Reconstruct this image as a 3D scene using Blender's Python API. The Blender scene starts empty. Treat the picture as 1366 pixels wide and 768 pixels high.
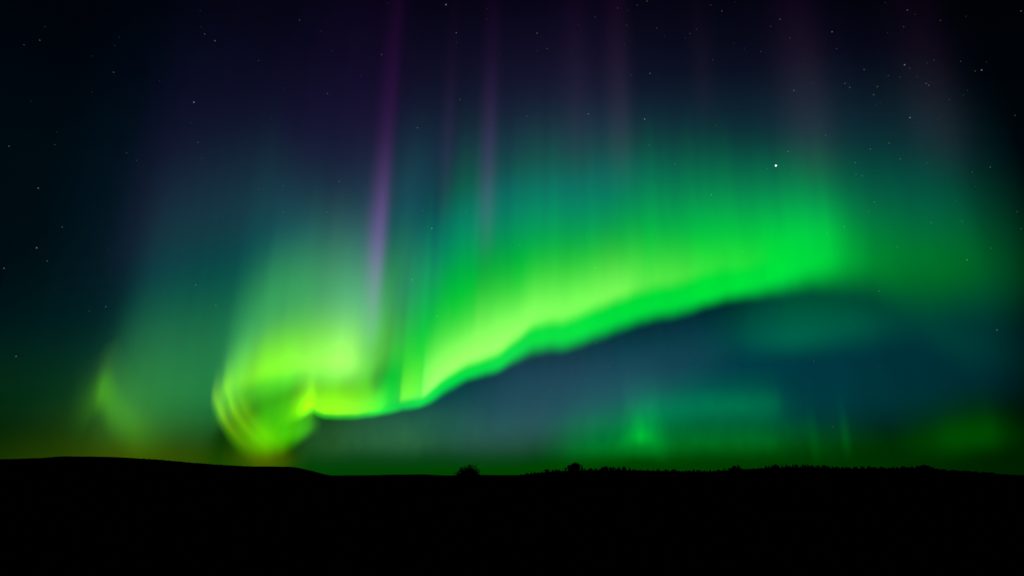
import bpy, math, random
import numpy as np

# ------------------------------------------------------------------ camera, world, exposure
SC = bpy.context.scene
COL = SC.collection
PW, PH = 1366.0, 768.0
EYE = 1.7
PITCH = math.radians(18.2)
LENS = 20.0
FPX = LENS / 36.0 * PW
SP, CP = math.sin(PITCH), math.cos(PITCH)

cam_data = bpy.data.cameras.new("camera")
cam_data.lens = LENS
cam_data.sensor_width = 36.0
cam_data.clip_start = 0.1
cam_data.clip_end = 1.0e6
cam = bpy.data.objects.new("camera", cam_data)
COL.objects.link(cam)
cam.location = (0, 0, EYE)
cam.rotation_euler = (math.radians(90) + PITCH, 0, 0)
SC.camera = cam

SC.render.engine = "CYCLES"
SC.cycles.use_denoising = False
SC.cycles.transparent_max_bounces = 96
SC.cycles.max_bounces = 4
SC.cycles.diffuse_bounces = 2
SC.cycles.use_adaptive_sampling = False
SC.view_settings.view_transform = "Standard"
SC.view_settings.look = "None"
SC.view_settings.gamma = 1.0
SC.view_settings.exposure = 0.0
SC.view_settings.use_curve_mapping = False


def lin(r, g, b):
    f = lambda c: c / 255 / 12.92 if c <= 10.3 else ((c / 255 + 0.055) / 1.055) ** 2.4
    return (f(r), f(g), f(b))


def ray(x, y):
    """direction from the eye for a place measured in the photograph"""
    dx, q = (x - PW / 2) / FPX, (PH / 2 - y) / FPX
    return np.array([dx, CP - q * SP, SP + q * CP])


def azel(x, y):
    d = ray(x, y)
    return math.degrees(math.atan2(d[0], d[1])), math.degrees(math.atan2(d[2], math.hypot(d[0], d[1])))


class Nodes:
    """small wrapper for building node trees"""

    def __init__(self, tree):
        self.t = tree
        tree.nodes.clear()

    def new(self, kind, **kw):
        n = self.t.nodes.new(kind)
        for k, v in kw.items():
            setattr(n, k, v)
        return n

    def put(self, sock, v):
        if isinstance(v, bpy.types.NodeSocket):
            self.t.links.new(v, sock)
        else:
            sock.default_value = v

    def math(self, op, a, b=0.0, c=0.0, clamp=False):
        n = self.new("ShaderNodeMath", operation=op, use_clamp=clamp)
        for s, v in zip(n.inputs, (a, b, c)):
            self.put(s, v)
        return n.outputs[0]

    def vscale(self, vec, s):
        n = self.new("ShaderNodeVectorMath", operation="SCALE")
        self.put(n.inputs[0], vec)
        self.put(n.inputs["Scale"], s)
        return n.outputs[0]

    def vadd(self, a, b):
        n = self.new("ShaderNodeVectorMath", operation="ADD")
        self.put(n.inputs[0], a)
        self.put(n.inputs[1], b)
        return n.outputs[0]

    def ramp(self, fac, stops, interp="B_SPLINE"):
        n = self.new("ShaderNodeValToRGB")
        r = n.color_ramp
        r.interpolation = interp
        while len(r.elements) < len(stops):
            r.elements.new(0.5)
        for e, (p, c) in zip(r.elements, stops):
            e.position = p
            e.color = (*c, 1) if len(c) == 3 else c
        self.put(n.inputs[0], fac)
        return n.outputs[0]

    def smooth(self, v, lo, hi):
        n = self.new("ShaderNodeMapRange", interpolation_type="SMOOTHERSTEP", clamp=True)
        self.put(n.inputs["Value"], v)
        n.inputs["From Min"].default_value = lo
        n.inputs["From Max"].default_value = hi
        return n.outputs[0]

    def attr(self, name):
        return self.new("ShaderNodeAttribute", attribute_name=name).outputs["Fac"]


def world():
    w = bpy.data.worlds.new("World")
    SC.world = w
    w.use_nodes = True
    n = Nodes(w.node_tree)
    out = n.new("ShaderNodeOutputWorld")
    d = n.new("ShaderNodeTexCoord").outputs["Generated"]
    sep = n.new("ShaderNodeSeparateXYZ")
    n.put(sep.inputs[0], d)
    x, y, z = sep.outputs
    el = n.math("MULTIPLY", n.math("ARCSINE", z), 1 / math.radians(60))     # 0 at the horizon, 1 at 60 degrees
    az = n.math("MULTIPLY_ADD", n.math("ARCTAN2", x, y), 1 / math.radians(120), 0.5)   # 0..1 over -60..60 degrees
    # airglow of the clear night: green near the ground, teal above it, navy overhead
    stops = [(640, (0, 64, 0)), (622, (0, 66, 0)), (606, (0, 58, 2)), (585, (0, 46, 8)), (550, (0, 36, 20)), (500, (0, 32, 34)), (420, (0, 28, 36)),
             (300, (0, 24, 35)), (200, (0, 14, 27)), (100, (1, 6, 17)), (10, (2, 2, 10)), (-200, (1, 1, 5))]
    glow = n.ramp(el, [(min(1, max(0, azel(683, py)[1] / 60)), lin(*c)) for py, c in stops], "LINEAR")
    side = [(0, .32), (60, .5), (180, .8), (330, 1), (700, 1), (900, .85), (1120, .52), (1240, .32), (1366, .18)]
    fade = n.ramp(az, [(azel(px, 420)[0] / 120 + .5, (v, v, v)) for px, v in side])
    mul = n.new("ShaderNodeVectorMath", operation="MULTIPLY")
    n.put(mul.inputs[0], glow)
    n.put(mul.inputs[1], fade)
    bg = n.new("ShaderNodeBackground")
    n.put(bg.inputs["Color"], mul.outputs[0])
    bg.inputs["Strength"].default_value = 1.0
    # the last trace of the sun far below the horizon
    sky = n.new("ShaderNodeTexSky", sky_type="NISHITA", sun_disc=False, sun_elevation=math.radians(-12), sun_rotation=math.radians(20))
    dusk = n.new("ShaderNodeBackground")
    n.put(dusk.inputs["Color"], sky.outputs[0])
    dusk.inputs["Strength"].default_value = 0.05
    add = n.new("ShaderNodeAddShader")
    n.put(add.inputs[0], bg.outputs[0])
    n.put(add.inputs[1], dusk.outputs[0])
    n.put(out.inputs["Surface"], add.outputs[0])


world()


# ------------------------------------------------------------------ helpers for objects
def tag(o, label=None, cat=None, group=None, kind=None):
    for k, v in (("label", label), ("category", cat), ("group", group), ("kind", kind)):
        if v:
            o[k] = v
    return o


def link(name, verts, faces, mat, parent=None, smooth=False):
    me = bpy.data.meshes.new(name)
    me.from_pydata([tuple(map(float, v)) for v in verts], [], faces)
    me.materials.append(mat)
    if smooth:
        me.polygons.foreach_set("use_smooth", [True] * len(me.polygons))
    o = bpy.data.objects.new(name, me)
    COL.objects.link(o)
    o.parent = parent
    return o


def surface(name, c1, c2, scale, rough=0.95, bump=0.3):
    m = bpy.data.materials.new(name)
    m.use_nodes = True
    n = Nodes(m.node_tree)
    out = n.new("ShaderNodeOutputMaterial")
    b = n.new("ShaderNodeBsdfPrincipled")
    pos = n.new("ShaderNodeNewGeometry").outputs["Position"]
    nz = n.new("ShaderNodeTexNoise")
    nz.inputs["Scale"].default_value = scale
    nz.inputs["Detail"].default_value = 8
    nz.inputs["Roughness"].default_value = 0.65
    n.put(nz.inputs["Vector"], pos)
    n.put(b.inputs["Base Color"], n.ramp(nz.outputs["Fac"], [(0.3, c1), (0.7, c2)], "LINEAR"))
    b.inputs["Roughness"].default_value = rough
    b.inputs["Specular IOR Level"].default_value = 0.0
    bm = n.new("ShaderNodeBump")
    bm.inputs["Strength"].default_value = bump
    n.put(bm.inputs["Height"], nz.outputs["Fac"])
    n.put(b.inputs["Normal"], bm.outputs[0])
    n.put(out.inputs["Surface"], b.outputs[0])
    return m


def smoothstep(a, b, x):
    t = np.clip((x - a) / (b - a), 0, 1)
    return t * t * (3 - 2 * t)


def spline(xs, ys, q):
    """monotone cubic through the control points"""
    xs, ys = np.asarray(xs, float), np.asarray(ys, float)
    if len(xs) == 2:
        return np.interp(q, xs, ys)
    h = np.diff(xs)
    dl = np.diff(ys) / h
    m = np.zeros_like(ys)
    for i in range(1, len(xs) - 1):
        if dl[i - 1] * dl[i] > 0:
            w1, w2 = 2 * h[i] + h[i - 1], h[i] + 2 * h[i - 1]
            m[i] = (w1 + w2) / (w1 / dl[i - 1] + w2 / dl[i])
    m[0], m[-1] = dl[0], dl[-1]
    i = np.clip(np.searchsorted(xs, q) - 1, 0, len(xs) - 2)
    t = (q - xs[i]) / h[i]
    return ((1 + 2 * t) * (1 - t) ** 2 * ys[i] + t * (1 - t) ** 2 * h[i] * m[i] + t * t * (3 - 2 * t) * ys[i + 1] + t * t * (t - 1) * h[i] * m[i + 1])


# ------------------------------------------------------------------ ground and hills
RNG = random.Random(7)
PIX = 1.0 / FPX
heath = surface("heath", (0.0010, 0.0012, 0.0008), (0.0040, 0.0042, 0.0028), 0.9, bump=0.4)
hill_mat = surface("far_heath", (0.0012, 0.0014, 0.001), (0.004, 0.0045, 0.003), 0.02)
bark = surface("bark", (0.003, 0.0026, 0.002), (0.007, 0.006, 0.005), 9.0)
needles = surface("needles", (0.0015, 0.0022, 0.0012), (0.004, 0.006, 0.003), 3.0)
leaves = surface("leaves", (0.0016, 0.0022, 0.0012), (0.004, 0.006, 0.003), 3.0)


def crest_height(x, y, dist):
    """world height of something at horizontal distance DIST that shows at (x, y) of the photograph"""
    d = ray(x, y)
    k = dist / math.hypot(d[0], d[1])
    return EYE + d[2] * k, d[0] * k, d[1] * k


RIDGE = [(560, 640), (640, 638), (680, 635.5), (695, 633), (720, 630), (745, 628.2), (770, 626.5), (800, 626.5), (840, 626.5), (870, 627.5), (920, 628.2), (950, 628.2), (985, 626), (1020, 624.3), (1060, 623), (1110, 624.2), (1160, 624.8), (1210, 625), (1236, 624.5), (1254, 626.6), (1280, 628.3), (1310, 630.3), (1345, 632.3), (1380, 634), (1430, 635.5), (1500, 637)]
RIDGE_DIST = 620.0


def ridge_z(x):
    y = float(np.interp(x, [p[0] for p in RIDGE], [p[1] for p in RIDGE]))
    return crest_height(x, y, RIDGE_DIST)


def px_of_az(az):
    return PW / 2 + math.tan(az) * FPX / CP      # column of an azimuth near the horizon (good to a pixel)


def ground():
    """one sheet: a rough field falling gently from the viewer, the wooded rise, then level land to the horizon"""
    rad = np.concatenate([[0.6], np.geomspace(1.5, 420, 60), np.linspace(440, 860, 36), np.geomspace(900, 140000, 40)])
    azs = np.radians(np.concatenate([np.arange(-180, -60, 6), np.arange(-60, 60, 0.5), np.arange(60, 180, 6)]))
    nv = np.random.default_rng(3)
    ph = nv.uniform(0, 6.28, (14, 2))
    fr = np.geomspace(0.02, 2.2, 14)
    verts, faces = [], []
    crest = {}
    for j, a in enumerate(azs):
        xp = px_of_az(a) if abs(a) < 1.3 else (-3000 if a < 0 else 3000)
        crest[j] = ridge_z(min(max(xp, 560), 1500))[0] if xp > 560 else -6.0
    for i, r in enumerate(rad):
        for j, a in enumerate(azs):
            x, y = r * math.sin(a), r * math.cos(a)
            z = -0.012 * min(r, 500) * (1 - math.exp(-r / 60))
            lump = sum(0.035 / f ** 0.55 * math.sin(f * (x * math.cos(p) + y * math.sin(p)) + q) for f, (p, q) in zip(fr, ph) if f * r < 240)
            z += lump * 0.35 * (1 - math.exp(-r / 8)) * (1 if r < 900 else 0)
            if r > 900:
                z = -6 + 0.0 * z
            w = math.exp(-((r - RIDGE_DIST) / (150 if r < RIDGE_DIST else 420)) ** 2)
            z = z * (1 - w) + crest[j] * w
            verts.append((x, y, z))
    na = len(azs)
    for i in range(len(rad) - 1):
        for j in range(na):
            k = (j + 1) % na
            faces.append((i * na + j, i * na + k, (i + 1) * na + k, (i + 1) * na + j))
    verts.append((0, 0, verts[0][2]))
    for j in range(na):
        faces.append((len(verts) - 1, (j + 1) % na, j))
    tag(link("ground", verts, faces, heath, smooth=True), "dark open field running out to the wooded rise", None, None, "structure")


def hill(name, profile, dist, depth, label, rough=0.6):
    """a long rounded ridge: PROFILE is its crest in the photograph, DIST its distance in metres"""
    xs = np.arange(profile[0][0], profile[-1][0] + 1, 3.0)
    ys = spline([p[0] for p in profile], [p[1] for p in profile], xs)
    nv = np.random.default_rng(int(dist))
    ys = ys + np.convolve(nv.normal(0, rough, len(xs) + 6), np.ones(7) / 7, "valid")
    sec = [(-1, 0), (-.7, .22), (-.45, .55), (-.22, .86), (0, 1), (.3, .85), (.7, .4), (1, 0)]
    verts, faces = [], []
    for x, y in zip(xs, ys):
        z, X, Y = crest_height(x, y, dist)
        base = -12.0
        for s, k in sec:
            f = 1 + s * depth / dist
            verts.append((X * f, Y * f, base + (z - base) * k))
    n = len(sec)
    for i in range(len(xs) - 1):
        for k in range(n - 1):
            faces.append((i * n + k, (i + 1) * n + k, (i + 1) * n + k + 1, i * n + k + 1))
    return tag(link(name, verts, faces, hill_mat, smooth=True), label, None, None, "structure")


ground()
LEFT_HILL = [(-500, 621), (-300, 616), (-120, 613), (0, 612), (55, 610), (85, 608), (150, 609), (170, 610), (215, 613), (260, 617), (300, 620), (340, 621.5), (385, 622), (410, 626), (436, 632.5), (470, 637), (520, 642)]
hill("hill", LEFT_HILL, 3200, 900, "long dark hill sloping down into the valley", 0.5)
hill("hill", [(330, 646), (400, 636), (450, 633.5), (500, 633), (560, 632), (600, 633.5), (650, 633), (700, 633), (760, 634), (900, 636), (1100, 640)], 7000, 1800, "low far ridge across the valley floor", 0.4)
hill("hill", [(1150, 642), (1240, 634), (1300, 632.5), (1366, 633), (1500, 633), (1900, 637)], 5200, 1500, "low far ridge beyond the end of the treeline", 0.4)


def far_wood():
    """tiny conifers along the crest of the long hill: too many and too far to count"""
    verts, faces = [], []
    r = random.Random(11)
    for _ in range(900):
        px = r.uniform(-60, 430)
        y = float(np.interp(px, [p[0] for p in LEFT_HILL], [p[1] for p in LEFT_HILL]))
        z, X, Y = crest_height(px, y + 0.3, 3200 + r.uniform(-25, 25))
        hgt = r.uniform(2.0, 5.5) * (1.3 if 190 < px < 300 else 0.8)
        wid = hgt * r.uniform(.2, .32)
        b = len(verts)
        for k in range(5):
            a = k * 1.2566
            verts.append((X + wid * math.cos(a), Y + wid * math.sin(a), z - 4))
        verts.append((X, Y, z + hgt - 1.5))
        faces += [(b + k, b + (k + 1) % 5, b + 5) for k in range(5)]
    tag(link("forest", verts, faces, needles), "thin far-off wood along the crest of the long hill", None, None, "stuff")


far_wood()


# ------------------------------------------------------------------ trees
def tube(verts, faces, pts, rad, sides=6):
    b0 = len(verts)
    for i, p in enumerate(pts):
        p = np.array(p, float)
        q = np.array(pts[min(i + 1, len(pts) - 1)], float) - np.array(pts[max(i - 1, 0)], float)
        q /= np.linalg.norm(q) + 1e-9
        u = np.cross(q, (0.3, 1, 0.2))
        u /= np.linalg.norm(u) + 1e-9
        v = np.cross(q, u)
        for k in range(sides):
            a = 2 * math.pi * k / sides
            verts.append(p + rad[i] * (u * math.cos(a) + v * math.sin(a)))
    for i in range(len(pts) - 1):
        for k in range(sides):
            a, b = b0 + i * sides + k, b0 + i * sides + (k + 1) % sides
            faces.append((a, b, b + sides, a + sides))


def leaf(verts, faces, p, d, size, r):
    """one leaf-sized spray: a bent quad pointing along D"""
    d = np.array(d, float)
    d /= np.linalg.norm(d) + 1e-9
    s = np.cross(d, (r.uniform(-1, 1), r.uniform(-1, 1), r.uniform(-1, 1)))
    s /= np.linalg.norm(s) + 1e-9
    b = len(verts)
    verts += [p, p + d * size * .5 + s * size * .34, p + d * size, p + d * size * .5 - s * size * .34]
    faces.append((b, b + 1, b + 2, b + 3))


def tree(name, kind, height, width, seed):
    """an Empty with a trunk and a crown of many small sprays; HEIGHT and WIDTH in metres"""
    r = random.Random(seed)
    root = bpy.data.objects.new(name, None)
    COL.objects.link(root)
    tv, tf, cv, cf = [], [], [], []
    lean = (r.uniform(-.02, .02) * height, r.uniform(-.02, .02) * height)
    top = np.array((lean[0], lean[1], height))
    if kind == "spruce":
        tube(tv, tf, [(0, 0, -1.2), (lean[0] * .5, lean[1] * .5, height * .5), top * .97], [height * .022, height * .013, height * .003])
        z = height * r.uniform(.06, .14)
        while z < height * .985:
            f = 1 - z / height
            reach = width * .5 * (f ** .8) * r.uniform(.75, 1.2) + .1
            for k in range(max(4, int(5 + 5 * f))):
                a = r.uniform(0, 6.283)
                L = reach * r.uniform(.6, 1.1)
                drop = -.28 * L * r.uniform(.3, 1.2) + .1 * (1 - f)
                o = np.array((lean[0] * z / height, lean[1] * z / height, z))
                tip = o + np.array((L * math.cos(a), L * math.sin(a), drop))
                tube(tv, tf, [o, tip], [.035 * (.3 + f), .01], 3)
                for s in np.linspace(.2, 1, 5):
                    for _ in range(4):
                        leaf(cv, cf, o + (tip - o) * s, (math.cos(a + r.uniform(-.9, .9)), math.sin(a + r.uniform(-.9, .9)), r.uniform(-.7, .25)), (.32 + .40 * L * (1.15 - s)) * r.uniform(.7, 1.3), r)
            z += height * r.uniform(.035, .06)
        for _ in range(6):
            leaf(cv, cf, top * r.uniform(.9, .97), (r.uniform(-.25, .25), r.uniform(-.25, .25), 1), height * .045, r)
    else:
        # pine: bare lower stem, tufted layered crown; broadleaf: forked stem, rounded lobed crown; shrub: several stems from the ground
        n_stem = 7 if kind == "shrub" else 1
        fork = height * {"pine": .22, "broadleaf": .1, "shrub": .04}[kind]
        if kind != "shrub":
            tube(tv, tf, [(0, 0, -1.2), (lean[0] * .4, lean[1] * .4, fork), top * .93], [height * .03, height * .022, height * .005])
        n_limb = {"pine": 18, "broadleaf": 22, "shrub": 26}[kind]
        for k in range(n_limb):
            a = 6.283 * (k + r.uniform(-.35, .35)) / n_limb * 2.4
            h0 = fork + (height * .88 - fork) * (k / n_limb) if kind != "shrub" else 0.0
            env = {"pine": lambda t: .75 + .5 * t - 1.1 * t * t, "broadleaf": lambda t: math.sqrt(max(.05, 1 - (1.45 * t - .45) ** 2)), "shrub": lambda t: 1}[kind]((h0 - fork) / max(.1, height * .9 - fork))
            if kind == "shrub":
                e = r.uniform(.12, 1.25)
                L = r.uniform(.75, 1.02)
                tip = np.array((math.cos(a) * math.cos(e) * width * .5, math.sin(a) * math.cos(e) * width * .5, min(1.0, math.sin(e) * 1.45) * height * (.93 + .10 * math.sin(3 * a)))) * L
                o = np.array((r.uniform(-.2, .2), r.uniform(-.2, .2), -.4))
            else:
                o = np.array((lean[0] * h0 / height, lean[1] * h0 / height, h0))
                L = width * .5 * env * r.uniform(.75, 1.12)
                tip = o + np.array((L * math.cos(a), L * math.sin(a), L * r.uniform(.1, .55)))
            mid = (o + tip) / 2 + np.array((0, 0, .06 * height))
            tube(tv, tf, [o, mid, tip], [height * .012, height * .008, height * .003], 4)
            for s in np.linspace(.35, 1, 7 if kind != "shrub" else 8):
                c = (o + (tip - o) * s) if s > .5 else (o * (1 - s) + mid * s)
                for _ in range(2 if kind == "shrub" else 1):
                    tw = c + np.array([r.gauss(0, 1) for _ in range(3)]) * width * .085
                    tube(tv, tf, [c, tw], [height * .004, height * .002], 3)
                    for _ in range(7 if kind == "shrub" else 26):
                        q = tw + np.array([r.gauss(0, 1) for _ in range(3)]) * width * .055
                        leaf(cv, cf, q, [r.gauss(0, 1) for _ in range(3)], width * r.uniform(.04, .085), r)
    link("trunk", tv, tf, bark, root)
    link("crown", cv, cf, needles if kind in ("spruce", "pine") else leaves, root)
    return root


PROTO = []
for kind, n, ratio in (("spruce", 5, .6), ("pine", 3, .75), ("broadleaf", 4, 1.0)):
    for k in range(n):
        PROTO.append((kind, tree({"spruce": "spruce_tree", "pine": "pine_tree", "broadleaf": "broadleaf_tree"}[kind], kind, 10.0, 10 * ratio * (1 + .12 * (k - 1)), 100 + 13 * len(PROTO))))
USED = set()


def place(idx, loc, height, label, group, turn, wide=1.0):
    root = PROTO[idx][1]
    if idx in USED:
        o = root.copy()
        COL.objects.link(o)
        for ch in root.children:
            c = ch.copy()
            COL.objects.link(c)
            c.parent = o
    else:
        o = root
        USED.add(idx)
    o.location = loc
    s = height / 10.0
    o.scale = (s * wide, s * wide, s)
    o.rotation_euler = (0, 0, turn)
    tag(o, label, "tree", group)
    return o


TOPS = [(692, 634), (700, 631), (706, 629), (716, 628), (726, 626), (733, 624.5), (742, 625.5), (748, 627), (755, 623), (762, 619), (768, 617.5), (776, 618.5), (780, 624), (790, 624.5), (800, 623), (812, 621.5), (825, 621), (836, 621), (846, 625), (858, 625.5), (870, 624.5), (884, 625.5), (897, 624.5), (905, 627), (915, 626), (926, 624.5), (936, 627), (946, 625.5), (955, 626.5), (964, 624), (976, 621.5), (985, 619.5), (993, 625), (1003, 623.5), (1010, 626), (1018, 621.5), (1026, 619.5), (1045, 618.5), (1060, 619), (1078, 618.5), (1095, 620), (1110, 621), (1135, 622), (1160, 620.5), (1180, 622), (1210, 621.5), (1230, 620), (1240, 621.5), (1248, 625), (1262, 626.5), (1290, 628), (1310, 630), (1322, 632)]
tx, ty = [p[0] for p in TOPS], [p[1] for p in TOPS]
KIND_LABEL = {"spruce": "pointed black spruce standing in the treeline on the low rise", "pine": "tufted black pine standing in the treeline on the low rise", "broadleaf": "rounded black broadleaf tree standing in the treeline on the low rise"}
IDX = {k: [i for i, p in enumerate(PROTO) if p[0] == k] for k in KIND_LABEL}


def treeline():
    r = random.Random(5)
    x = 694.0
    while x < 1324:
        for row in (0, 1):
            xx = x + r.uniform(-1.6, 1.6) + row * 2.3
            y_top = float(np.interp(xx, tx, ty))
            z0, X, Y = ridge_z(xx)
            # the row behind makes the skyline, the row in front is lower
            f = 1.03 if row == 0 else r.uniform(.93, .98)
            X, Y = X * f, Y * f
            z0 -= .9
            z1 = crest_height(xx, y_top + (abs(r.gauss(0, 1.1)) - .6 if row == 0 else r.uniform(1.5, 4.5)), RIDGE_DIST * f)[0]
            h = max(z1 - z0, 1.6)
            if 752 < xx < 780 or 805 < xx < 812:
                kind = r.choice(("broadleaf", "spruce", "pine"))
            elif xx > 1230:
                kind = r.choice(("broadleaf", "spruce", "broadleaf"))
            else:
                kind = r.choice(("spruce", "spruce", "spruce", "spruce", "pine"))
            place(r.choice(IDX[kind]), (X, Y, z0), h, KIND_LABEL[kind], "trees of the treeline on the low rise", r.uniform(0, 6.28), (r.uniform(.6, .85) if 750 < xx < 782 else r.uniform(1.0, 1.5)) * (1.3 if h < 4 else 1))
        x += r.uniform(3.5, 5.3)


treeline()
# the trees that stand out of the line
for px, py, kind, lab, w in (
    (767, 617, "broadleaf", "tall broad-crowned tree topping the first clump of the treeline beyond the lone shrub", .72),
    (759, 620, "pine", "tufted pine leaning against the tallest broad tree of the treeline", 1.0),
    (985, 619, "spruce", "tall pointed spruce alone above a dip in the middle of the treeline", 1.3),
    (1160.5, 619.5, "spruce", "slim spruce spire poking out above the level stretch of the treeline", 1.0),
    (1233, 619.5, "broadleaf", "rounded tree closing the treeline just before the slope drops away", 1.4),
):
    z0, X, Y = ridge_z(px)
    z1 = crest_height(px, py, RIDGE_DIST * .99)[0]
    place(RNG.choice(IDX[kind]), (X * .99, Y * .99, z0 - .8), z1 - z0 + .8, lab, None, RNG.uniform(0, 6), w)

# the lone bush in the valley
SH_D = 300.0
z1, X, Y = crest_height(624.5, 623.5, SH_D)
z0 = crest_height(624.5, 637.5, SH_D)[0]
bush = tree("shrub", "shrub", z1 - z0, 29 * PIX * SH_D, 77)
bush.location = (X, Y, z0)
tag(bush, "lone twiggy round shrub standing by itself on the valley floor", "shrub")
for dx, top, wpx, seed, lab in ((634, 630.5, 11, 78, "small low bush tucked against the lone round shrub"), (642.5, 634, 9, 79, "tiny outlying bush a little way off from the lone round shrub")):
    z1, X, Y = crest_height(dx, top, SH_D * 1.02)
    z0 = crest_height(dx, 638, SH_D * 1.02)[0]
    b = tree("shrub", "shrub", z1 - z0, wpx * PIX * SH_D, seed)
    b.location = (X, Y, z0)
    tag(b, lab, "shrub")


# ------------------------------------------------------------------ aurora
ALT = 4000.0       # height of the lower borders over the ground


def aurora_material(name, core, glow, high, ray_amount, ray_scale, power=2.0, ramp_at=(.0, .55, 1.1)):
    """Luminous gas that adds its own light to whatever is behind it.
    CORE: colour of the bright layer, GLOW: of the gas above the lower border, HIGH: of its upper reaches."""
    m = bpy.data.materials.new(name)
    m.use_nodes = True
    m.cycles.emission_sampling = "NONE"
    n = Nodes(m.node_tree)
    out = n.new("ShaderNodeOutputMaterial")
    h_edge, h_in, h_core, h_glow = (n.attr(a) for a in ("border_height", "core_border", "core_height", "glow_height"))
    b_core, b_glow, along = n.attr("core_density"), n.attr("glow_density"), n.attr("along")
    gauss = lambda v, p=2.0: n.math("EXPONENT", n.math("MULTIPLY", n.math("POWER", n.math("MAXIMUM", v, 0.0), p), -1.0))
    co = n.new("ShaderNodeCombineXYZ")
    n.put(co.inputs[0], along)
    n.put(co.inputs[1], n.math("MULTIPLY", h_glow, 0.35))
    nz = n.new("ShaderNodeTexNoise")
    nz.inputs["Scale"].default_value = ray_scale
    nz.inputs["Detail"].default_value = 3.0
    n.put(nz.inputs["Vector"], co.outputs[0])
    rays = n.math("MULTIPLY_ADD", n.math("SUBTRACT", nz.outputs["Fac"], 0.5), ray_amount, 1.0)
    rays = n.math("MAXIMUM", rays, 0.0)
    c = n.math("MULTIPLY", n.math("MULTIPLY", n.smooth(h_in, 0, 1), gauss(h_core)), n.math("MULTIPLY", b_core, rays))
    g = n.math("MULTIPLY", n.math("MULTIPLY", n.smooth(h_edge, 0, 1), n.math("MULTIPLY", gauss(h_glow, power), n.math("SUBTRACT", 1.0, n.smooth(h_glow, 1.3, 2.2)))), n.math("MULTIPLY", b_glow, rays))
    tint = n.ramp(n.math("MULTIPLY", h_glow, 0.5, clamp=True), [(ramp_at[0] / 2, glow), (ramp_at[1] / 2, glow), (ramp_at[2] / 2, high)], "EASE")
    total = n.vadd(n.vscale(tint, g), n.vscale(core, c))
    em = n.new("ShaderNodeEmission")
    n.put(em.inputs["Color"], total)
    em.inputs["Strength"].default_value = 1.0
    tr = n.new("ShaderNodeBsdfTransparent")
    add = n.new("ShaderNodeAddShader")
    n.put(add.inputs[0], em.outputs[0])
    n.put(add.inputs[1], tr.outputs[0])
    n.put(out.inputs["Surface"], add.outputs[0])
    return m


FIELD = (0.0195, -0.059)     # lean of the magnetic field lines that the gas follows, per unit of height
N_CURTAINS = [0]
KEYS = ("x", "y", "edge", "off", "inner", "core", "glow", "bc", "bg")


def curtain(name, rows, mat, label, cat="aurora", group=None, alt=ALT, step=2.5, top_px=None, far=95000.0, parent=None, ripple=0.6, ragged=.012):
    """A hanging sheet of aurora. Each row of control points: x, y of its lower border as measured in the photograph, softness of that
    border, how far the bright layer starts above it, its softness, height of the bright layer, height of the glow, density of both.
    The border hangs at a constant altitude, so a lower place in the photograph lies farther away; the sheet rises straight up from it."""
    N_CURTAINS[0] += 1        # no two sheets hang at exactly the same distance
    alt *= 1 + .013 * N_CURTAINS[0]
    far *= .7 + .011 * N_CURTAINS[0]
    R = np.array(rows, float)
    us = np.arange(R[0, 0], R[-1, 0] + step * .5, step)
    P = {k: spline(R[:, 0], R[:, i], us) for i, k in enumerate(KEYS)}
    rip = np.random.default_rng(40 + N_CURTAINS[0])
    P["y"] = P["y"] + sum(ripple * rip.uniform(.4, 1) / k * np.sin(us / 100 * 5.2 * k ** 1.3 + rip.uniform(0, 6)) for k in (1, 2, 3))
    P["glow"] = P["glow"] * (1 + sum(ragged * rip.uniform(.4, 1) / k ** .5 * np.sin(us / 100 * 5 * k ** 1.4 + rip.uniform(0, 6)) for k in (1, 2, 3, 4)))
    nr = 64
    verts, A = [], {k: [] for k in ("border_height", "core_border", "core_height", "glow_height", "core_density", "glow_density", "along")}
    for j, u in enumerate(us):
        p = {k: max(P[k][j], 0.0) if k in ("bc", "bg") else P[k][j] for k in KEYS}
        y0 = p["y"] + p["edge"] * .5
        d = ray(u, y0)
        flat = math.hypot(d[0], d[1])
        dist = min(alt / max(d[2] / flat, 1e-3), far)
        X, Y, z0 = d[0] / flat * dist, d[1] / flat * dist, d[2] / flat * dist
        tall = top_px or max(2.3 * p["glow"], p["off"] + 2.3 * p["core"] + 4, 20)
        for k in range(nr):
            t = tall * (k / (nr - 1)) ** 1.5
            q = (PH / 2 - (y0 - t)) / FPX
            up0, dep0 = -Y * SP + z0 * CP, Y * CP + z0 * SP
            h = (q * dep0 - up0) / ((CP - FIELD[1] * SP) - q * (FIELD[1] * CP + SP))
            verts.append((X + FIELD[0] * h, Y + FIELD[1] * h, EYE + z0 + h))
            A["border_height"].append(t / p["edge"])
            A["core_border"].append((t - p["edge"] * .5 - p["off"]) / p["inner"])
            A["core_height"].append((t - p["edge"] * .5 - p["off"] - p["inner"] * .5) / p["core"])
            A["glow_height"].append((t - p["edge"] * .5) / p["glow"])
            A["core_density"].append(p["bc"])
            A["glow_density"].append(p["bg"])
            A["along"].append(u * .01)
    faces = [(j * nr + k, (j + 1) * nr + k, (j + 1) * nr + k + 1, j * nr + k + 1) for j in range(len(us) - 1) for k in range(nr - 1)]
    o = link(name, verts, faces, mat, parent, smooth=True)
    for k, v in A.items():
        o.data.attributes.new(k, "FLOAT", "POINT").data.foreach_set("value", np.array(v, np.float32))
    return tag(o, label, cat, group)


m_main = aurora_material("aurora_green", (.36, .50, .11), (0.0, 0.74, 0.024), (0.0, 0.55, 0.045), .28, 2.4, power=2.6, ramp_at=(0, .4, 1.2))
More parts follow.
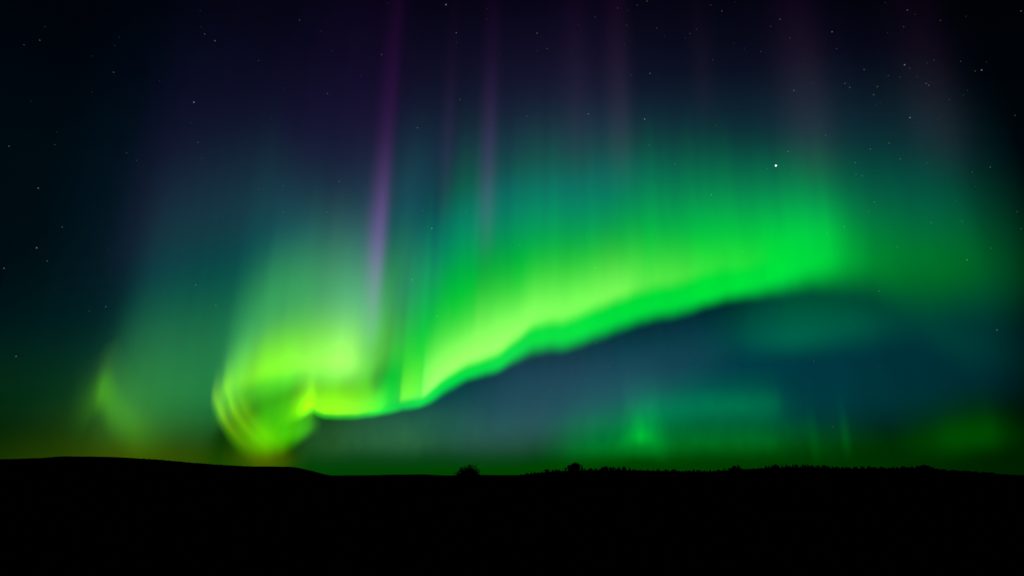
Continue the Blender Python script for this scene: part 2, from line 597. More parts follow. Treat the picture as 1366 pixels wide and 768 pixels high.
#        x    y   edge off inn core glow  bc   bg
curtain("aurora_curtain", [
    (470, 556, 14, 8, 16, 36, 40, .00, .00),
    (492, 556, 14, 8, 16, 36, 50, .00, .30),
    (508, 552, 14, 8, 16, 36, 75, .00, .60),
    (520, 549, 14, 8, 16, 36, 110, .00, .75),
    (530, 547, 14, 8, 16, 40, 120, 0.03, 0.8),
    (536, 545, 14, 4, 12, 42, 140, 0.03, 0.85),
    (552, 542, 14, 4, 12, 42, 160, 0.05, 0.92),
    (559, 541, 14, 4, 14, 44, 172, 0.22, 0.95),
    (565, 539, 15, 5, 14, 48, 166, 0.75, 1),
    (580, 531, 20, 8, 18, 50, 182, 0.95, 1),
    (605, 515, 23, 9, 20, 46, 197, 1, 1),
    (625, 505, 20, 9, 22, 47, 197, 1, 1),
    (636, 501, 21.25, 9, 22, 56, 181, 1, 1),
    (665, 491, 22.5, 11, 24, 55, 185, 0.95, 1),
    (690, 477, 28, 14, 26, 46, 181, 0.85, 1),
    (715, 466, 33.75, 19, 28, 49, 179, 0.68, 1),
    (750, 462, 33.75, 20, 30, 51, 177, 0.6, 1),
    (785, 450, 33.75, 22, 30, 48, 169, 0.55, 1),
    (815, 440, 33.75, 23, 30, 48, 163, 0.56, 1),
    (835, 434, 33.75, 23, 30, 44, 158, 0.49, 1),
    (852, 428, 33.75, 23, 30, 45, 153, 0.34, 1),
    (872, 422, 33.75, 23, 30, 39, 157, 0.25, 1),
    (890, 418, 33.75, 23, 30, 39, 153, 0.24, 1),
    (915, 412, 33.75, 23, 30, 37, 148, 0.18, 1),
    (950, 403, 30, 24, 30, 30, 140, 0.08, 1),
    (1000, 392, 35, 20, 30, 30, 130, 0.04, 1),
    (1050, 381, 47.5, 20, 30, 30, 121, 0, 1),
    (1080, 375, 57.5, 20, 30, 30, 116, 0, 0.94),
    (1105, 371, 67.5, 20, 30, 30, 114, 0, 0.84),
    (1130, 369, 77.5, 20, 30, 30, 114, 0, 0.62),
    (1155, 370, 82, 20, 30, 30, 116, 0, 0.4),
    (1185, 380, 100, 20, 30, 30, 120, 0, 0.27),
    (1230, 390, 125, 20, 30, 30, 124, 0, 0.22),
    (1300, 394, 125, 20, 30, 30, 124, 0, 0.165),
    (1350, 398, 125, 20, 30, 30, 116, 0, 0.085),
    (1420, 390, 125, 20, 30, 30, 116, 0, 0),
], m_main, "broad bright green aurora band with a crisp lower edge sweeping up across the sky", group="aurora bands", ripple=1.1, ragged=.014)

m_crown = aurora_material("aurora_teal", (0, 0, 0), (0.0, 0.038, 0.078), (0.0, 0.02, 0.04), .3, 2.2, power=2.4)
curtain("aurora_curtain", [
    (510, 430, 170, 0, 20, 20, 140, .0, .0), (532, 420, 170, 0, 20, 20, 140, .0, .6), (560, 400, 170, 0, 20, 20, 125, .0, .85), (600, 350, 140, 0, 20, 20, 104, .0, 1.0), (700, 308, 130, 0, 20, 20, 96, .0, 1.05),
    (790, 298, 130, 0, 20, 20, 96, .0, 1.0), (860, 280, 120, 0, 20, 20, 95, .0, .5), (920, 280, 120, 0, 20, 20, 100, .0, .26), (1020, 280, 120, 0, 20, 20, 100, .0, .2), (1120, 285, 130, 0, 20, 20, 105, .0, .12), (1240, 295, 130, 0, 20, 20, 110, .0, .18), (1340, 300, 130, 0, 20, 20, 110, .0, .0)],
    m_crown, "teal upper fringe of the aurora over the bright green band", group="aurora bands", alt=ALT * 1.3)
m_navy = aurora_material("aurora_navy_veil", (0, 0, 0), (0.003, 0.026, 0.034), (0.004, 0.010, 0.022), .3, 1.8)
curtain("aurora_veil", [
    (480, 330, 150, 0, 20, 20, 190, 0, 0), (560, 325, 150, 0, 20, 20, 190, 0, .8), (700, 315, 150, 0, 20, 20, 190, 0, 1.0), (850, 305, 150, 0, 20, 20, 190, 0, .9), (1000, 300, 150, 0, 20, 20, 185, 0, .75), (1150, 300, 150, 0, 20, 20, 180, 0, .6), (1280, 300, 150, 0, 20, 20, 180, 0, .35), (1400, 300, 150, 0, 20, 20, 180, 0, 0)],
    m_navy, "long navy-teal veil fading into the night over the bright band", "aurora", alt=ALT * 1.7, far=120000)
m_haze = aurora_material("aurora_high_haze", (0, 0, 0), (0.0, 0.050, 0.022), (0.0, 0.032, 0.028), .3, 1.6, power=2.2)
curtain("aurora_veil", [
    (820, 330, 160, 0, 20, 20, 120, 0, 0), (900, 320, 160, 0, 20, 20, 130, 0, .55), (1000, 320, 160, 0, 20, 20, 130, 0, .7), (1100, 325, 160, 0, 20, 20, 140, 0, 1.1), (1180, 335, 160, 0, 20, 20, 150, 0, .9), (1280, 345, 160, 0, 20, 20, 155, 0, 1.05), (1340, 350, 160, 0, 20, 20, 150, 0, .6), (1420, 350, 160, 0, 20, 20, 140, 0, 0)],
    m_haze, "faint sea-green veil thinning out above the far tail of the bright band", "aurora", alt=ALT * 1.5, far=120000)

m_skirt = aurora_material("aurora_skirt", (0, 0, 0), (0.0, 0.055, 0.012), (0.0, 0.04, 0.02), .2, 1.5)
curtain("aurora_curtain", [(930, 490, 80, 0, 20, 20, 60, 0, 0), (975, 466, 60, 0, 20, 20, 70, 0, .4), (1020, 466, 56, 0, 20, 20, 84, 0, 1.2), (1070, 464, 54, 0, 20, 20, 98, 0, 1.65), (1130, 456, 64, 0, 20, 20, 110, 0, 1.35), (1220, 445, 80, 0, 20, 20, 105, 0, .6), (1310, 480, 90, 0, 20, 20, 90, 0, .35), (1400, 480, 90, 0, 20, 20, 90, 0, 0)],
    m_skirt, "soft green aurora haze hanging below the far tail of the bright band", group="aurora bands")

m_under = aurora_material("aurora_under", (0, 0, 0), (0.0, 0.046, 0.066), (0.0, 0.046, 0.066), .3, 2.0, power=5.0)
curtain("aurora_veil", [
    (440, 596, 70, 0, 20, 20, 60, 0, 0), (500, 594, 70, 0, 20, 20, 70, 0, .38), (560, 592, 80, 0, 20, 20, 80, 0, .6), (620, 590, 80, 0, 20, 20, 90, 0, .8), (700, 586, 90, 0, 20, 20, 110, 0, .95), (780, 580, 90, 0, 20, 20, 120, 0, .95),
    (860, 570, 90, 0, 20, 20, 130, 0, .95), (940, 565, 90, 0, 20, 20, 140, 0, .88), (1020, 565, 90, 0, 20, 20, 150, 0, .78), (1120, 562, 90, 0, 20, 20, 160, 0, .66), (1200, 556, 90, 0, 20, 20, 160, 0, .55), (1310, 528, 90, 0, 20, 20, 140, 0, .45), (1420, 515, 110, 0, 20, 20, 200, 0, 0)],
    m_under, "still teal veil filling the gap under the bright band", "aurora", far=120000, alt=ALT * 1.2)

m_foot_veil = aurora_material("aurora_foot_veil", (0, 0, 0), (.016, .070, .016), (.011, .045, .022), .55, 5.0, power=3.0)
curtain("aurora_veil", [
    (385, 606, 46, 0, 20, 20, 60, 0, 0), (415, 604, 46, 0, 20, 20, 62, 0, .7), (470, 602, 46, 0, 20, 20, 66, 0, 1.0), (545, 601, 46, 0, 20, 20, 66, 0, 1.15), (575, 600, 46, 0, 20, 20, 70, 0, .8), (630, 600, 46, 0, 20, 20, 70, 0, .5), (655, 602, 46, 0, 20, 20, 64, 0, .4), (700, 602, 46, 0, 20, 20, 64, 0, .35), (760, 604, 46, 0, 20, 20, 60, 0, .15), (800, 604, 46, 0, 20, 20, 60, 0, 0)],
    m_foot_veil, "dusky green veil of short rays between the curl's flat foot and the valley", "aurora", far=120000, alt=ALT * 1.1)

LIME = (0.26, 0.55, 0.0)
m_fold = aurora_material("aurora_lime", LIME, (0.02, 0.68, 0.0), (0.0, 0.50, 0.03), .25, 5.0)
curtain("aurora_curtain", [
    (378, 563, 22, 3, 16, 34, 40, 0, 0),
    (392, 560, 18, 3, 14, 33, 40, 0.16, 0.14),
    (402, 557, 13, 1, 9, 35, 38, 0.52, 0.4),
    (408, 554, 9, 1, 9, 35, 40, 0.85, 0.62),
    (415, 549, 9, 1, 9, 33, 42, 1, 0.7),
    (423, 553.5, 9, 1, 9, 37, 48, 1.1, 0.75),
    (434, 557, 10, 1, 9, 39, 54, 1.25, 0.78),
    (460, 557.5, 11, 1, 9, 38, 54, 1.1, 0.78),
    (485, 556, 12, 1, 9, 37, 52, 0.75, 0.75),
    (503, 553, 12, 1, 9, 33, 40, 0.35, 0.7),
    (520, 549, 13, 4, 14, 30, 44, 0.04, 0.22),
    (530, 547, 13, 4, 14, 32, 44, 0.06, 0.05),
    (535, 545.5, 13, 4, 14, 38, 44, 0.55, 0),
    (545, 543.5, 13, 4, 14, 40, 44, 0.62, 0),
    (554, 541.5, 13, 4, 14, 40, 44, 0.5, 0),
    (560, 540, 13, 4, 14, 40, 44, 0.15, 0),
    (568, 538, 13, 4, 14, 40, 44, 0, 0),
], m_fold, "short yellow-green aurora band forming the flat foot of the curl", group="aurora bands")

m_back = aurora_material("aurora_lime_fold", (.26, .62, .0), (0.08, 0.54, 0.012), (0.05, 0.28, 0.08), .18, 3.0, ramp_at=(0, .35, 1.0))
curtain("aurora_curtain", [
    (272, 560, 80, 4, 40, 40, 90, .0, .0),
    (280, 556, 76, 4, 40, 42, 92, .06, .14),
    (289, 550, 70, 4, 40, 42, 100, .26, .45),
    (305, 542, 64, 6, 36, 48, 112, .42, .75),
    (325, 536, 60, 6, 36, 54, 122, .50, .85),
    (345, 526, 52, 4, 34, 52, 130, .60, 1.0),
    (370, 518, 46, 2, 32, 52, 136, .52, 1.0),
    (395, 512, 38, 2, 28, 46, 140, .38, 1.0),
    (420, 512, 46, 2, 30, 46, 140, .30, 1.0),
    (445, 514, 50, 2, 30, 46, 136, .26, .9),
    (466, 514, 50, 2, 30, 46, 130, .20, .66),
    (484, 512, 56, 2, 30, 44, 112, .04, .92),
    (503, 496, 62, 3, 28, 40, 110, .0, .78),
    (522, 484, 62, 3, 28, 40, 110, .0, .38),
    (570, 505, 40, 3, 28, 40, 120, .0, .0),
], m_back, "yellow-green aurora arch bending over the top of the curl", group="aurora bands")
m_plume = aurora_material("aurora_pale_plume", (.11, .26, .02), (.18, .37, .09), (.10, .23, .16), .12, 3.0, ramp_at=(0, .3, .9))
curtain("aurora_curtain", [
    (330, 508, 50, 2, 30, 42, 130, .0, .0),
    (362, 508, 50, 2, 30, 42, 132, .12, .08),
    (385, 507, 48, 2, 28, 42, 134, .34, .22),
    (405, 506, 46, 2, 28, 42, 138, .55, .42),
    (427, 505, 44, 2, 28, 42, 141, .70, .70),
    (450, 504, 44, 2, 28, 42, 134, .8, 1.1),
    (462, 504, 44, 2, 28, 42, 134, .7, 1.1),
    (471, 504, 46, 2, 28, 42, 134, .45, .86),
    (480, 502, 46, 2, 28, 42, 134, .15, .5),
    (490, 497, 50, 2, 28, 42, 152, .0, .28),
    (505, 490, 60, 2, 28, 42, 150, .0, .14),
    (522, 480, 70, 2, 28, 42, 150, .0, .07),
    (555, 470, 70, 2, 28, 42, 130, .0, .0),
], m_plume, "pale whitish-green aurora plume rising high behind the foot of the curl", group="aurora bands")

m_lobe = aurora_material("aurora_curl", (.16, .46, 0.0), (0.050, 0.47, 0.0), (0.045, 0.44, 0.0), .20, 6.0, power=2.6)
curtain("aurora_curtain", [
    (296, 580, 40, 3, 20, 40, 70, .0, .0),
    (320, 596, 50, 3, 20, 40, 86, .0, .32),
    (350, 597, 48, 3, 20, 40, 104, .0, 1.12),
    (372, 594, 44, 18, 24, 40, 104, .12, 1.22),
    (386, 590, 38, 20, 24, 40, 84, .6, 1.1),
    (396, 586, 32, 20, 22, 40, 66, 1.15, 1.05),
    (404, 582, 28, 20, 22, 38, 58, 1.3, .92),
    (410, 579, 26, 18, 20, 36, 48, .95, .70),
    (415, 577, 24, 16, 18, 32, 38, .25, .42),
    (421, 575, 24, 16, 18, 32, 34, .02, .16),
    (428, 573, 22, 14, 16, 30, 30, .0, .0),
], m_lobe, "rounded green aurora lobe filling the inside of the curl", group="aurora bands")

fil = [
    ([(277, 535, 34), (283, 545, 34), (291, 562, 34), (302, 580, 30), (316, 596, 28), (330, 607, 24), (345, 615, 20)], [0, .50, .70, .52, .34, .18, 0], "outermost yellow-green aurora filament rounding the curl and trailing to the ridge"),
    ([(293, 520, 34), (299, 532, 34), (306, 553, 32), (318, 573, 30), (333, 591, 28), (348, 603, 24), (364, 612, 20)], [0, .38, .62, .52, .38, .2, 0], "middle yellow-green aurora filament nested inside the outer strand of the curl"),
    ([(310, 524, 30), (316, 538, 30), (324, 556, 30), (336, 574, 28), (350, 589, 26), (366, 601, 22), (380, 609, 20)], [0, .16, .24, .22, .22, .12, 0], "innermost faint aurora filament of the curl"),
]
m_fil = aurora_material("aurora_filament", (.20, .40, 0.0), (0.10, 0.36, 0.0), (0.05, 0.30, 0.0), .15, 5.0)
for pts, dens, lab in fil:
    curtain("aurora_filament", [(x, y, 24, 0, 16, hh * .8, hh * .8, b * .8, b * 1.0) for (x, y, hh), b in zip(pts, dens)], m_fil, lab, group="aurora filaments of the curl", step=1.2)

m_ember = aurora_material("aurora_ember", (.10, .10, 0.0), (0.085, 0.095, 0.0), (0.05, 0.08, 0.0), .2, 4.0)
curtain("aurora_curtain", [(285, 626, 50, 0, 20, 20, 40, 0, 0), (320, 625, 50, 0, 20, 20, 42, 0, .45), (350, 624, 50, 0, 20, 20, 40, 0, 1.0), (372, 624, 50, 0, 20, 20, 36, 0, .65), (392, 624, 50, 0, 20, 20, 30, 0, .15), (410, 624, 50, 0, 20, 20, 30, 0, 0)],
        m_ember, "dim ochre aurora glow under the curl above the long hill", group="aurora bands")

m_left = aurora_material("aurora_left", (.035, .24, 0.0), (0.028, 0.100, 0.0), (0.022, 0.050, 0.022), .35, 2.2, ramp_at=(0, .4, 1.1))
curtain("aurora_curtain", [
    (10, 590, 110, 0, 40, 40, 100, .0, .0), (60, 588, 110, 0, 40, 40, 105, .0, .08), (95, 586, 110, 0, 40, 40, 112, .0, .24), (120, 584, 105, 0, 40, 40, 120, .0, .48), (140, 584, 100, 0, 40, 40, 128, .0, .66), (165, 588, 92, 0, 40, 40, 135, .0, .68),
    (195, 592, 80, 0, 36, 40, 140, .0, .5), (230, 594, 76, 0, 36, 40, 140, .0, .30), (268, 594, 74, 0, 36, 40, 140, .0, .13), (310, 594, 74, 0, 36, 40, 140, .0, .0)],
    m_left, "dim olive-green aurora fold hanging low over the long hill apart from the others", group="aurora bands")
m_streak = aurora_material("aurora_streak", (0, 0, 0), (.038, .19, 0.0), (.030, .12, .01), .2, 3.0)
curtain("aurora_filament", [
    (80, 548, 96, 0, 20, 20, 52, 0, 0), (95, 552, 96, 0, 20, 20, 52, 0, .16), (109, 546, 88, 0, 20, 20, 54, 0, .46), (119, 538, 72, 0, 20, 20, 52, 0, .92), (126, 538, 60, 0, 20, 20, 50, 0, 1.45), (133, 543, 58, 0, 20, 20, 54, 0, 1.25), (144, 562, 72, 0, 20, 20, 54, 0, .84), (157, 578, 74, 0, 20, 20, 52, 0, .68), (173, 592, 76, 0, 20, 20, 50, 0, .48), (195, 602, 76, 0, 20, 20, 48, 0, .2), (225, 608, 76, 0, 20, 20, 44, 0, 0)],
    m_streak, "narrow yellow-green streak curving down inside the dim fold over the long hill", "aurora")
m_rust = aurora_material("aurora_rust", (0, 0, 0), (0.042, 0.036, 0.0), (0.03, 0.032, 0.0), .4, 2.0)
curtain("aurora_curtain", [(-80, 640, 90, 0, 20, 20, 60, 0, 0), (0, 640, 90, 0, 20, 20, 66, 0, .3), (80, 640, 90, 0, 20, 20, 70, 0, .55), (160, 640, 90, 0, 20, 20, 64, 0, 1.1), (230, 640, 90, 0, 20, 20, 58, 0, .85), (300, 640, 90, 0, 20, 20, 56, 0, 0)],
        m_rust, "olive aurora murk lying along the crest of the long hill", group="aurora bands")
m_left_veil = aurora_material("aurora_left_veil", (0, 0, 0), (0.013, 0.170, 0.042), (0.0, 0.088, 0.074), .35, 1.8, power=2.6, ramp_at=(0, .3, 1.0))
curtain("aurora_veil", [
    (-60, 560, 120, 0, 20, 20, 150, 0, .08), (60, 560, 120, 0, 20, 20, 155, 0, .12), (105, 568, 120, 0, 20, 20, 175, 0, .22), (140, 564, 120, 0, 20, 20, 205, 0, .68), (170, 562, 120, 0, 20, 20, 220, 0, .95), (215, 562, 120, 0, 20, 20, 232, 0, 1.05), (260, 560, 130, 0, 20, 20, 240, 0, 1.12),
    (300, 520, 150, 0, 20, 20, 222, 0, 1.3), (345, 450, 140, 0, 20, 20, 160, 0, 1.5), (380, 430, 140, 0, 20, 20, 140, 0, 1.4), (420, 425, 150, 0, 20, 20, 135, 0, 1.0), (488, 462, 130, 0, 20, 20, 165, 0, 1.45), (535, 420, 160, 0, 20, 20, 165, 0, 1.0), (600, 420, 160, 0, 20, 20, 120, 0, 0)],
    m_left_veil, "wide sea-green veil between the narrow fold over the hill and the curl", "aurora", far=120000, alt=ALT * 1.2)

m_low = aurora_material("aurora_low", (.0, .30, 0.0), (0.0, 0.150, 0.010), (0.0, 0.10, 0.035), .5, 6.0, power=2.6)
curtain("aurora_curtain", [
    (715, 610, 44, 0, 24, 26, 64, .0, .0), (745, 610, 44, 0, 24, 26, 66, .0, .30), (775, 609, 42, 0, 24, 26, 70, .0, .75), (800, 608, 40, 0, 24, 26, 72, .0, .92), (825, 607, 40, 0, 22, 24, 74, .04, 1.05),
    (838, 605, 40, 4, 22, 26, 76, .24, 1.30), (848, 604, 38, 4, 22, 28, 76, .58, 1.40), (857, 604, 38, 4, 22, 30, 76, .85, 1.45), (867, 604, 38, 4, 22, 30, 76, .46, 1.45), (880, 605, 42, 2, 24, 30, 74, .18, 1.35), (896, 604, 44, 0, 24, 26, 66, .0, .92),
    (930, 603, 46, 0, 24, 26, 60, .0, .78), (985, 602, 46, 0, 24, 26, 58, .0, .72), (1030, 602, 48, 0, 24, 26, 56, .0, .62), (1055, 601, 52, 0, 24, 26, 50, .0, .42), (1080, 600, 54, 0, 24, 26, 50, .0, .32), (1090, 604, 54, 0, 24, 26, 54, .0, .42), (1101, 604, 54, 0, 24, 26, 48, .0, .26),
    (1124, 602, 54, 0, 24, 26, 48, .0, .22), (1133, 600, 52, 0, 24, 26, 52, .0, .40), (1143, 600, 52, 0, 24, 26, 44, .0, .15), (1180, 604, 54, 0, 24, 26, 40, .0, .08), (1240, 606, 54, 0, 24, 26, 36, .0, .0)],
    m_low, "faint green aurora band low over the treeline with one bright knot", group="aurora bands")
m_shelf = aurora_material("aurora_shelf", (.0, .2, 0.03), (0.0, 0.125, 0.008), (0.0, 0.10, 0.012), .4, 5)
curtain("aurora_curtain", [
    (830, 558, 40, 0, 24, 26, 34, .0, .0),
    (870, 556, 40, 0, 24, 26, 36, .0, .6),
    (920, 554, 46, 0, 24, 26, 38, .0, .86),
    (980, 553, 46, 0, 24, 26, 38, .0, .88),
    (1018, 552, 48, 0, 24, 26, 38, .0, .76),
    (1036, 552, 48, 0, 24, 26, 38, .0, .62),
    (1052, 552, 48, 0, 24, 26, 38, .0, .16),
    (1075, 552, 46, 0, 24, 26, 38, .0, .0),
], m_shelf, "dull flat aurora streak floating between the bright band and the low one", group="aurora bands")
m_right = aurora_material("aurora_far_patch", (.0, .1, 0.0), (0.0, 0.062, 0.0), (0.0, 0.05, 0.0), .2, 2.5)
curtain("aurora_curtain", [
    (1195, 604, 60, 0, 24, 26, 50, .0, .0),
    (1245, 602, 58, 0, 24, 26, 50, .0, .55),
    (1285, 598, 54, 0, 24, 26, 50, .0, 1.0),
    (1325, 594, 54, 0, 24, 26, 50, .0, 1.0),
    (1350, 592, 54, 0, 24, 26, 50, .0, .45),
    (1390, 592, 56, 0, 24, 26, 50, .0, .0),
], m_right, "dim green aurora patch hanging past the end of the treeline", group="aurora bands")


def gray(name, x0, xw, sharp, y_low, rise, tall, dens, mat, label, alt=ALT * 1.6):
    """one tall ray: X0 its line near its foot, XW half width, SHARP < 1 makes the far side of it crisper"""
    rows = []
    for s in np.linspace(-2.6, 2.6, 15):
        w = xw if s < 0 else xw * sharp
        rows.append((x0 + s * w, y_low, rise, 0, 20, 20, tall, 0, dens * math.exp(-s * s) - dens * math.exp(-6.76)))
    return curtain(name, rows, mat, label, "aurora ray", "tall violet aurora rays", alt=alt, step=max(.8, xw / 5))


m_violet = aurora_material("aurora_violet", (0, 0, 0), (.078, .010, .112), (.021, .001, .027), .0, 2.0, ramp_at=(0, .25, .95))
m_mauve = aurora_material("aurora_mauve", (0, 0, 0), (.045, .018, .070), (.020, .002, .025), .0, 2.0, ramp_at=(0, .25, 1.2))
m_dull = aurora_material("aurora_dull_violet", (0, 0, 0), (.016, .011, .017), (.011, .001, .012), .0, 2.0, ramp_at=(0, .2, 1.0))
gray("aurora_ray", 488, 16, .62, 425, 220, 285, 1.75, m_violet, "vivid violet ray, tallest and strongest, rising from the curl")
gray("aurora_ray", 646, 12, .9, 310, 160, 235, .72, m_mauve, "mauve ray standing over the middle of the bright green band")
gray("aurora_ray", 588, 9, 1.0, 270, 180, 220, .2, m_mauve, "thin faint ray between the vivid violet ray and the mauve one")
gray("aurora_ray", 770, 22, 1.0, 215, 110, 240, .38, m_dull, "first of two dull rays over the pale stretch of the green band")
gray("aurora_ray", 832, 20, .8, 225, 120, 250, .80, m_dull, "second and redder of two dull rays over the pale stretch of the green band")
gray("aurora_ray", 945, 16, 1.0, 150, 100, 180, .2, m_dull, "barely visible reddish ray high over the far half of the band")
gray("aurora_ray", 1098, 40, .8, 225, 130, 250, .7, m_dull, "wide dull violet ray beside the brightest star")
gray("aurora_ray", 1275, 46, .8, 215, 130, 230, .50, m_dull, "wide dim violet ray standing farthest from the curl")

m_veil = aurora_material("aurora_veil", (0, 0, 0), (.012, .011, .035), (.012, .003, .030), .35, 1.6, ramp_at=(0, .3, .9))
curtain("aurora_veil", [
    (40, 380, 200, 0, 20, 20, 220, 0, 0), (100, 380, 200, 0, 20, 20, 230, 0, .12), (145, 370, 210, 0, 20, 20, 240, 0, .5), (190, 355, 210, 0, 20, 20, 240, 0, .75), (300, 330, 200, 0, 20, 20, 230, 0, .75),
    (400, 340, 200, 0, 20, 20, 260, 0, 1.0), (480, 350, 200, 0, 20, 20, 275, 0, 1.15), (515, 310, 180, 0, 20, 20, 250, 0, .75), (600, 245, 150, 0, 20, 20, 200, 0, .55), (700, 225, 140, 0, 20, 20, 190, 0, .65), (790, 218, 140, 0, 20, 20, 180, 0, .7),
    (860, 205, 140, 0, 20, 20, 175, 0, .35), (1000, 195, 130, 0, 20, 20, 170, 0, .25), (1100, 195, 130, 0, 20, 20, 170, 0, .3), (1250, 200, 130, 0, 20, 20, 165, 0, .15), (1350, 200, 130, 0, 20, 20, 160, 0, 0)],
    m_veil, "thin violet aurora veil spread behind the rays", "aurora", alt=ALT * 1.9, far=120000)
m_grey = aurora_material("aurora_grey_veil", (0, 0, 0), (.022, .017, .046), (.018, .020, .052), .5, 2.2, power=3.0)
curtain("aurora_veil", [
    (380, 622, 60, 0, 20, 20, 60, 0, 0), (450, 618, 60, 0, 20, 20, 70, 0, .16), (560, 614, 60, 0, 20, 20, 80, 0, .16), (600, 608, 60, 0, 20, 20, 90, 0, .3), (648, 602, 70, 0, 20, 20, 110, 0, .62), (700, 594, 80, 0, 20, 20, 130, 0, .8), (760, 570, 90, 0, 20, 20, 110, 0, .75),
    (830, 550, 90, 0, 20, 20, 90, 0, .6), (910, 520, 90, 0, 20, 20, 80, 0, .32), (1000, 490, 80, 0, 20, 20, 70, 0, 0)],
    m_grey, "dusky blue-grey veil under the bright band", "aurora", far=120000)

# ------------------------------------------------------------------ stars
STARS = """32 60 35;53 54 40;159 50 20;151.5 96.6 40;273 45.6 40;286.7 54.6 60;258.6 136.5 80;255 164 20;264 190 40;75.6 176 20;60 36 15;153 61 12;268 36 18;213 108 12;267 15 12;123 75 10;41 135 10;123 123 10;
595 6.5 90;608.6 44 60;509 73 40;399.6 27 40;428 42 20;437 125 45;430 146 20;557 170.5 60;614 133 45;582 148 20;565 158 20;600 156 15;345 81 25;443 68 15;481 101 20;380 118 15;649.5 26 20;649.5 12 15;517 5 20;657 164.5 25;362 158 12;668 73 15;609 57 15;
716.5 44.6 50;729.6 65 45;716 68 20;761 73 20;784.7 152 65;860 159 85;867 98 50;842 100 30;876 38 30;950.7 80 35;963 15 40;948 7 25;929 39.6 30;920.6 45 25;850 7 35;863 2 40;824 11 35;836 34 25;794 23 25;703 155 40;716.5 135 15;956 167.5 25;884 146 20;942 135 20;983 143 20;1015 69 25;993 64.6 20;914 51 20;837 14 20;772 33 15;979 57.6 20;980 3 15;833 60 15;793 72 12;886 49 15;
1040.5 26 40;1028 35.5 30;1110 42.7 60;1116 65.5 25;1210.5 13.7 40;1205.5 36 30;1254.5 27.7 30;1362 15 40;1206.7 86.7 70;1213.5 91.5 30;1152.7 93 45;1185 101 30;1200.5 103 25;1127 111.7 40;1133.5 116.7 45;1170.5 115.7 45;1165.5 126.5 45;1235.5 111.5 40;1239 114 40;1246 80.5 30;1237 84 20;1309.5 93.7 65;1301 95 35;1281.5 82 25;1316 83 20;1059 121 60;1214 157 75;1101.5 180.5 45;1094 169 20;1266.5 133 25;1354 154 30;1252 159 20;1051 152.5 20;1186 191 40;1174 138 20;1169 140.5 20;1285 127 20;1290.5 121 20;1053.5 51 25;1084 111 20;1223.5 103 20;1225 164 15;1221 19.5 20;1184 44 15;1073.5 79 12;1288.5 22 20;1181 4 15;
12 195 45;73 193 30;169 204 35;182 214 25;51 251 60;83 302.6 40;49 330.5 65;63 348 40;5.5 357.7 50;269 211.5 25;145 333 20;261 380 60;
452.7 242 60;377 248 30;345 252 25;378 283 45;436 283 40;379 300 20;576 304.7 85;564 281 40;550 373 75;433 353 35;622 282 30;669 230 20;
745.6 210 30;866 194 40;900 219 50;949 260 60;1023.5 225 30;783 315 35;693.5 327 45;794 357 65;706.5 349 30;990 335 40;829 380 30;
1035 221 300;1051 202 55;1161 199 45;1141 217 45;1142 233 35;1150 234.5 45;1054.5 233 30;1201 212 40;1236 217.5 35;1321 223 40;1297 229.5 25;1166.5 269.5 45;1158.5 282 30;1126 302 45;1103 311 30;1242.5 297 35;1197 329 35;1290 346.5 50;1322 331 25;1357 282.5 35;1362 305 30;1301 249 20;1275 268 20;1283.5 295 30;1188.5 308 20;
583 422 50;763.5 476 30;780.5 506 35;795.7 458 40;813 465 20;763 493 30;735.5 521.5 25;812 489 25;119 414.5 30;141 409 45;21.5 475 50;288 407 40;1111 569 35;1330 440 50;1131.5 506 20;1086 482 25;1172 490 15;1173 388 40"""
NAMED = {
    (595, 6.5): "bright white star at the very top of the sky over the thin faint ray",
    (258.6, 136.5): "bright bluish star alone on the dark side of the violet veil",
    (860, 159): "bright star just above the teal glow next to the second dull ray",
    (576, 304.7): "bright star beside the vivid violet ray above the green band",
    (550, 373): "bright star in the dark gap between the curl's plume and the green band",
    (1206.7, 86.7): "bright star at the middle of a loose scatter of fainter ones high up",
    (1214, 157): "bright star below the loose scatter, on the dark side of the brightest star",
    (794, 357): "star shining through the pale stretch of the green band",
    (784.7, 152): "star low between the two dull rays",
    (1309.5, 93.7): "star with a faint close companion, high up away from the curl",
    (286.7, 54.6): "brighter star of a slanting pair high in the dark corner of the sky",
    (452.7, 242): "star in the violet veil on the hill side of the vivid violet ray",
}
STAR_D = 150000.0
star_mesh = {}


def star_material(level, tint):
    m = bpy.data.materials.new("starlight")
    m.use_nodes = True
    m.cycles.emission_sampling = "NONE"
    n = Nodes(m.node_tree)
    out = n.new("ShaderNodeOutputMaterial")
    em = n.new("ShaderNodeEmission")
    em.inputs["Color"].default_value = (*tint, 1)
    em.inputs["Strength"].default_value = level
    n.put(out.inputs["Surface"], em.outputs[0])
    return m


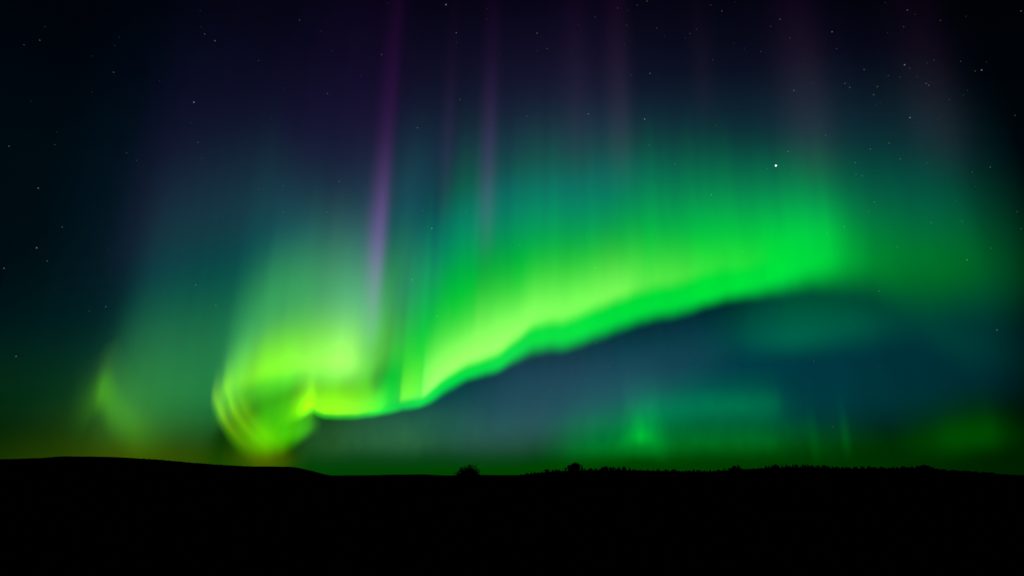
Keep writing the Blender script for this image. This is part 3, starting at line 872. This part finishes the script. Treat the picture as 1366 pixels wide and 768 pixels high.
def icosphere():
    p = (1 + 5 ** .5) / 2
    v = [(-1, p, 0), (1, p, 0), (-1, -p, 0), (1, -p, 0), (0, -1, p), (0, 1, p), (0, -1, -p), (0, 1, -p), (p, 0, -1), (p, 0, 1), (-p, 0, -1), (-p, 0, 1)]
    f = [(0, 11, 5), (0, 5, 1), (0, 1, 7), (0, 7, 10), (0, 10, 11), (1, 5, 9), (5, 11, 4), (11, 10, 2), (10, 7, 6), (7, 1, 8), (3, 9, 4), (3, 4, 2), (3, 2, 6), (3, 6, 8), (3, 8, 9), (4, 9, 5), (2, 4, 11), (6, 2, 10), (8, 6, 7), (9, 8, 1)]
    v = [np.array(a) / np.linalg.norm(a) for a in v]
    out = []
    for a, b, c in f:      # one round of subdivision
        n = len(v)
        for q, w in ((a, b), (b, c), (c, a)):
            m = v[q] + v[w]
            v.append(m / np.linalg.norm(m))
        out += [(a, n, n + 2), (n, b, n + 1), (n + 2, n + 1, c), (n, n + 1, n + 2)]
    return [tuple(map(float, q)) for q in v], out


SV, SF = icosphere()
TINTS = [(.85, .93, 1.0), (1.0, .97, .92), (.93, .97, 1.0)]


def stars():
    r = random.Random(2)
    items = []
    for s in STARS.replace("\n", "").split(";"):
        x, y, b = map(float, s.split())
        items.append((x, y, b / 100))
    for x, y, b in items:
        big = b > 2
        step = 9 if big else max(1, min(6, round(b * 7)))
        tint = r.randrange(3)
        key = (step, tint)
        if key not in star_mesh:
            me = bpy.data.meshes.new("star")
            me.from_pydata(SV, [], SF)
            me.materials.append(star_material(2.2 if big else 0.010 + 0.20 * (step / 6) ** 1.7, TINTS[tint]))
            star_mesh[key] = me
        o = bpy.data.objects.new("star", star_mesh[key])
        COL.objects.link(o)
        d = ray(x, y)
        d = d / np.linalg.norm(d)
        o.location = tuple(map(float, d * STAR_D + np.array((0, 0, EYE))))
        rad = (1.02 if big else .48 + .22 * min(b, .9)) * PIX * STAR_D
        o.scale = (rad,) * 3
        lab = NAMED.get((x, y))
        if big:
            tag(o, "brightest star of all, white, where the teal sky meets the green band", "star")
        elif lab:
            tag(o, lab, "star")
        elif b >= .38:
            tag(o, "small clear star among the fainter ones in the night sky", "star", "small clear stars of the night sky")
        else:
            tag(o, "faint pinprick star barely showing in the night sky", "star", "faint pinprick stars of the night sky")


stars()
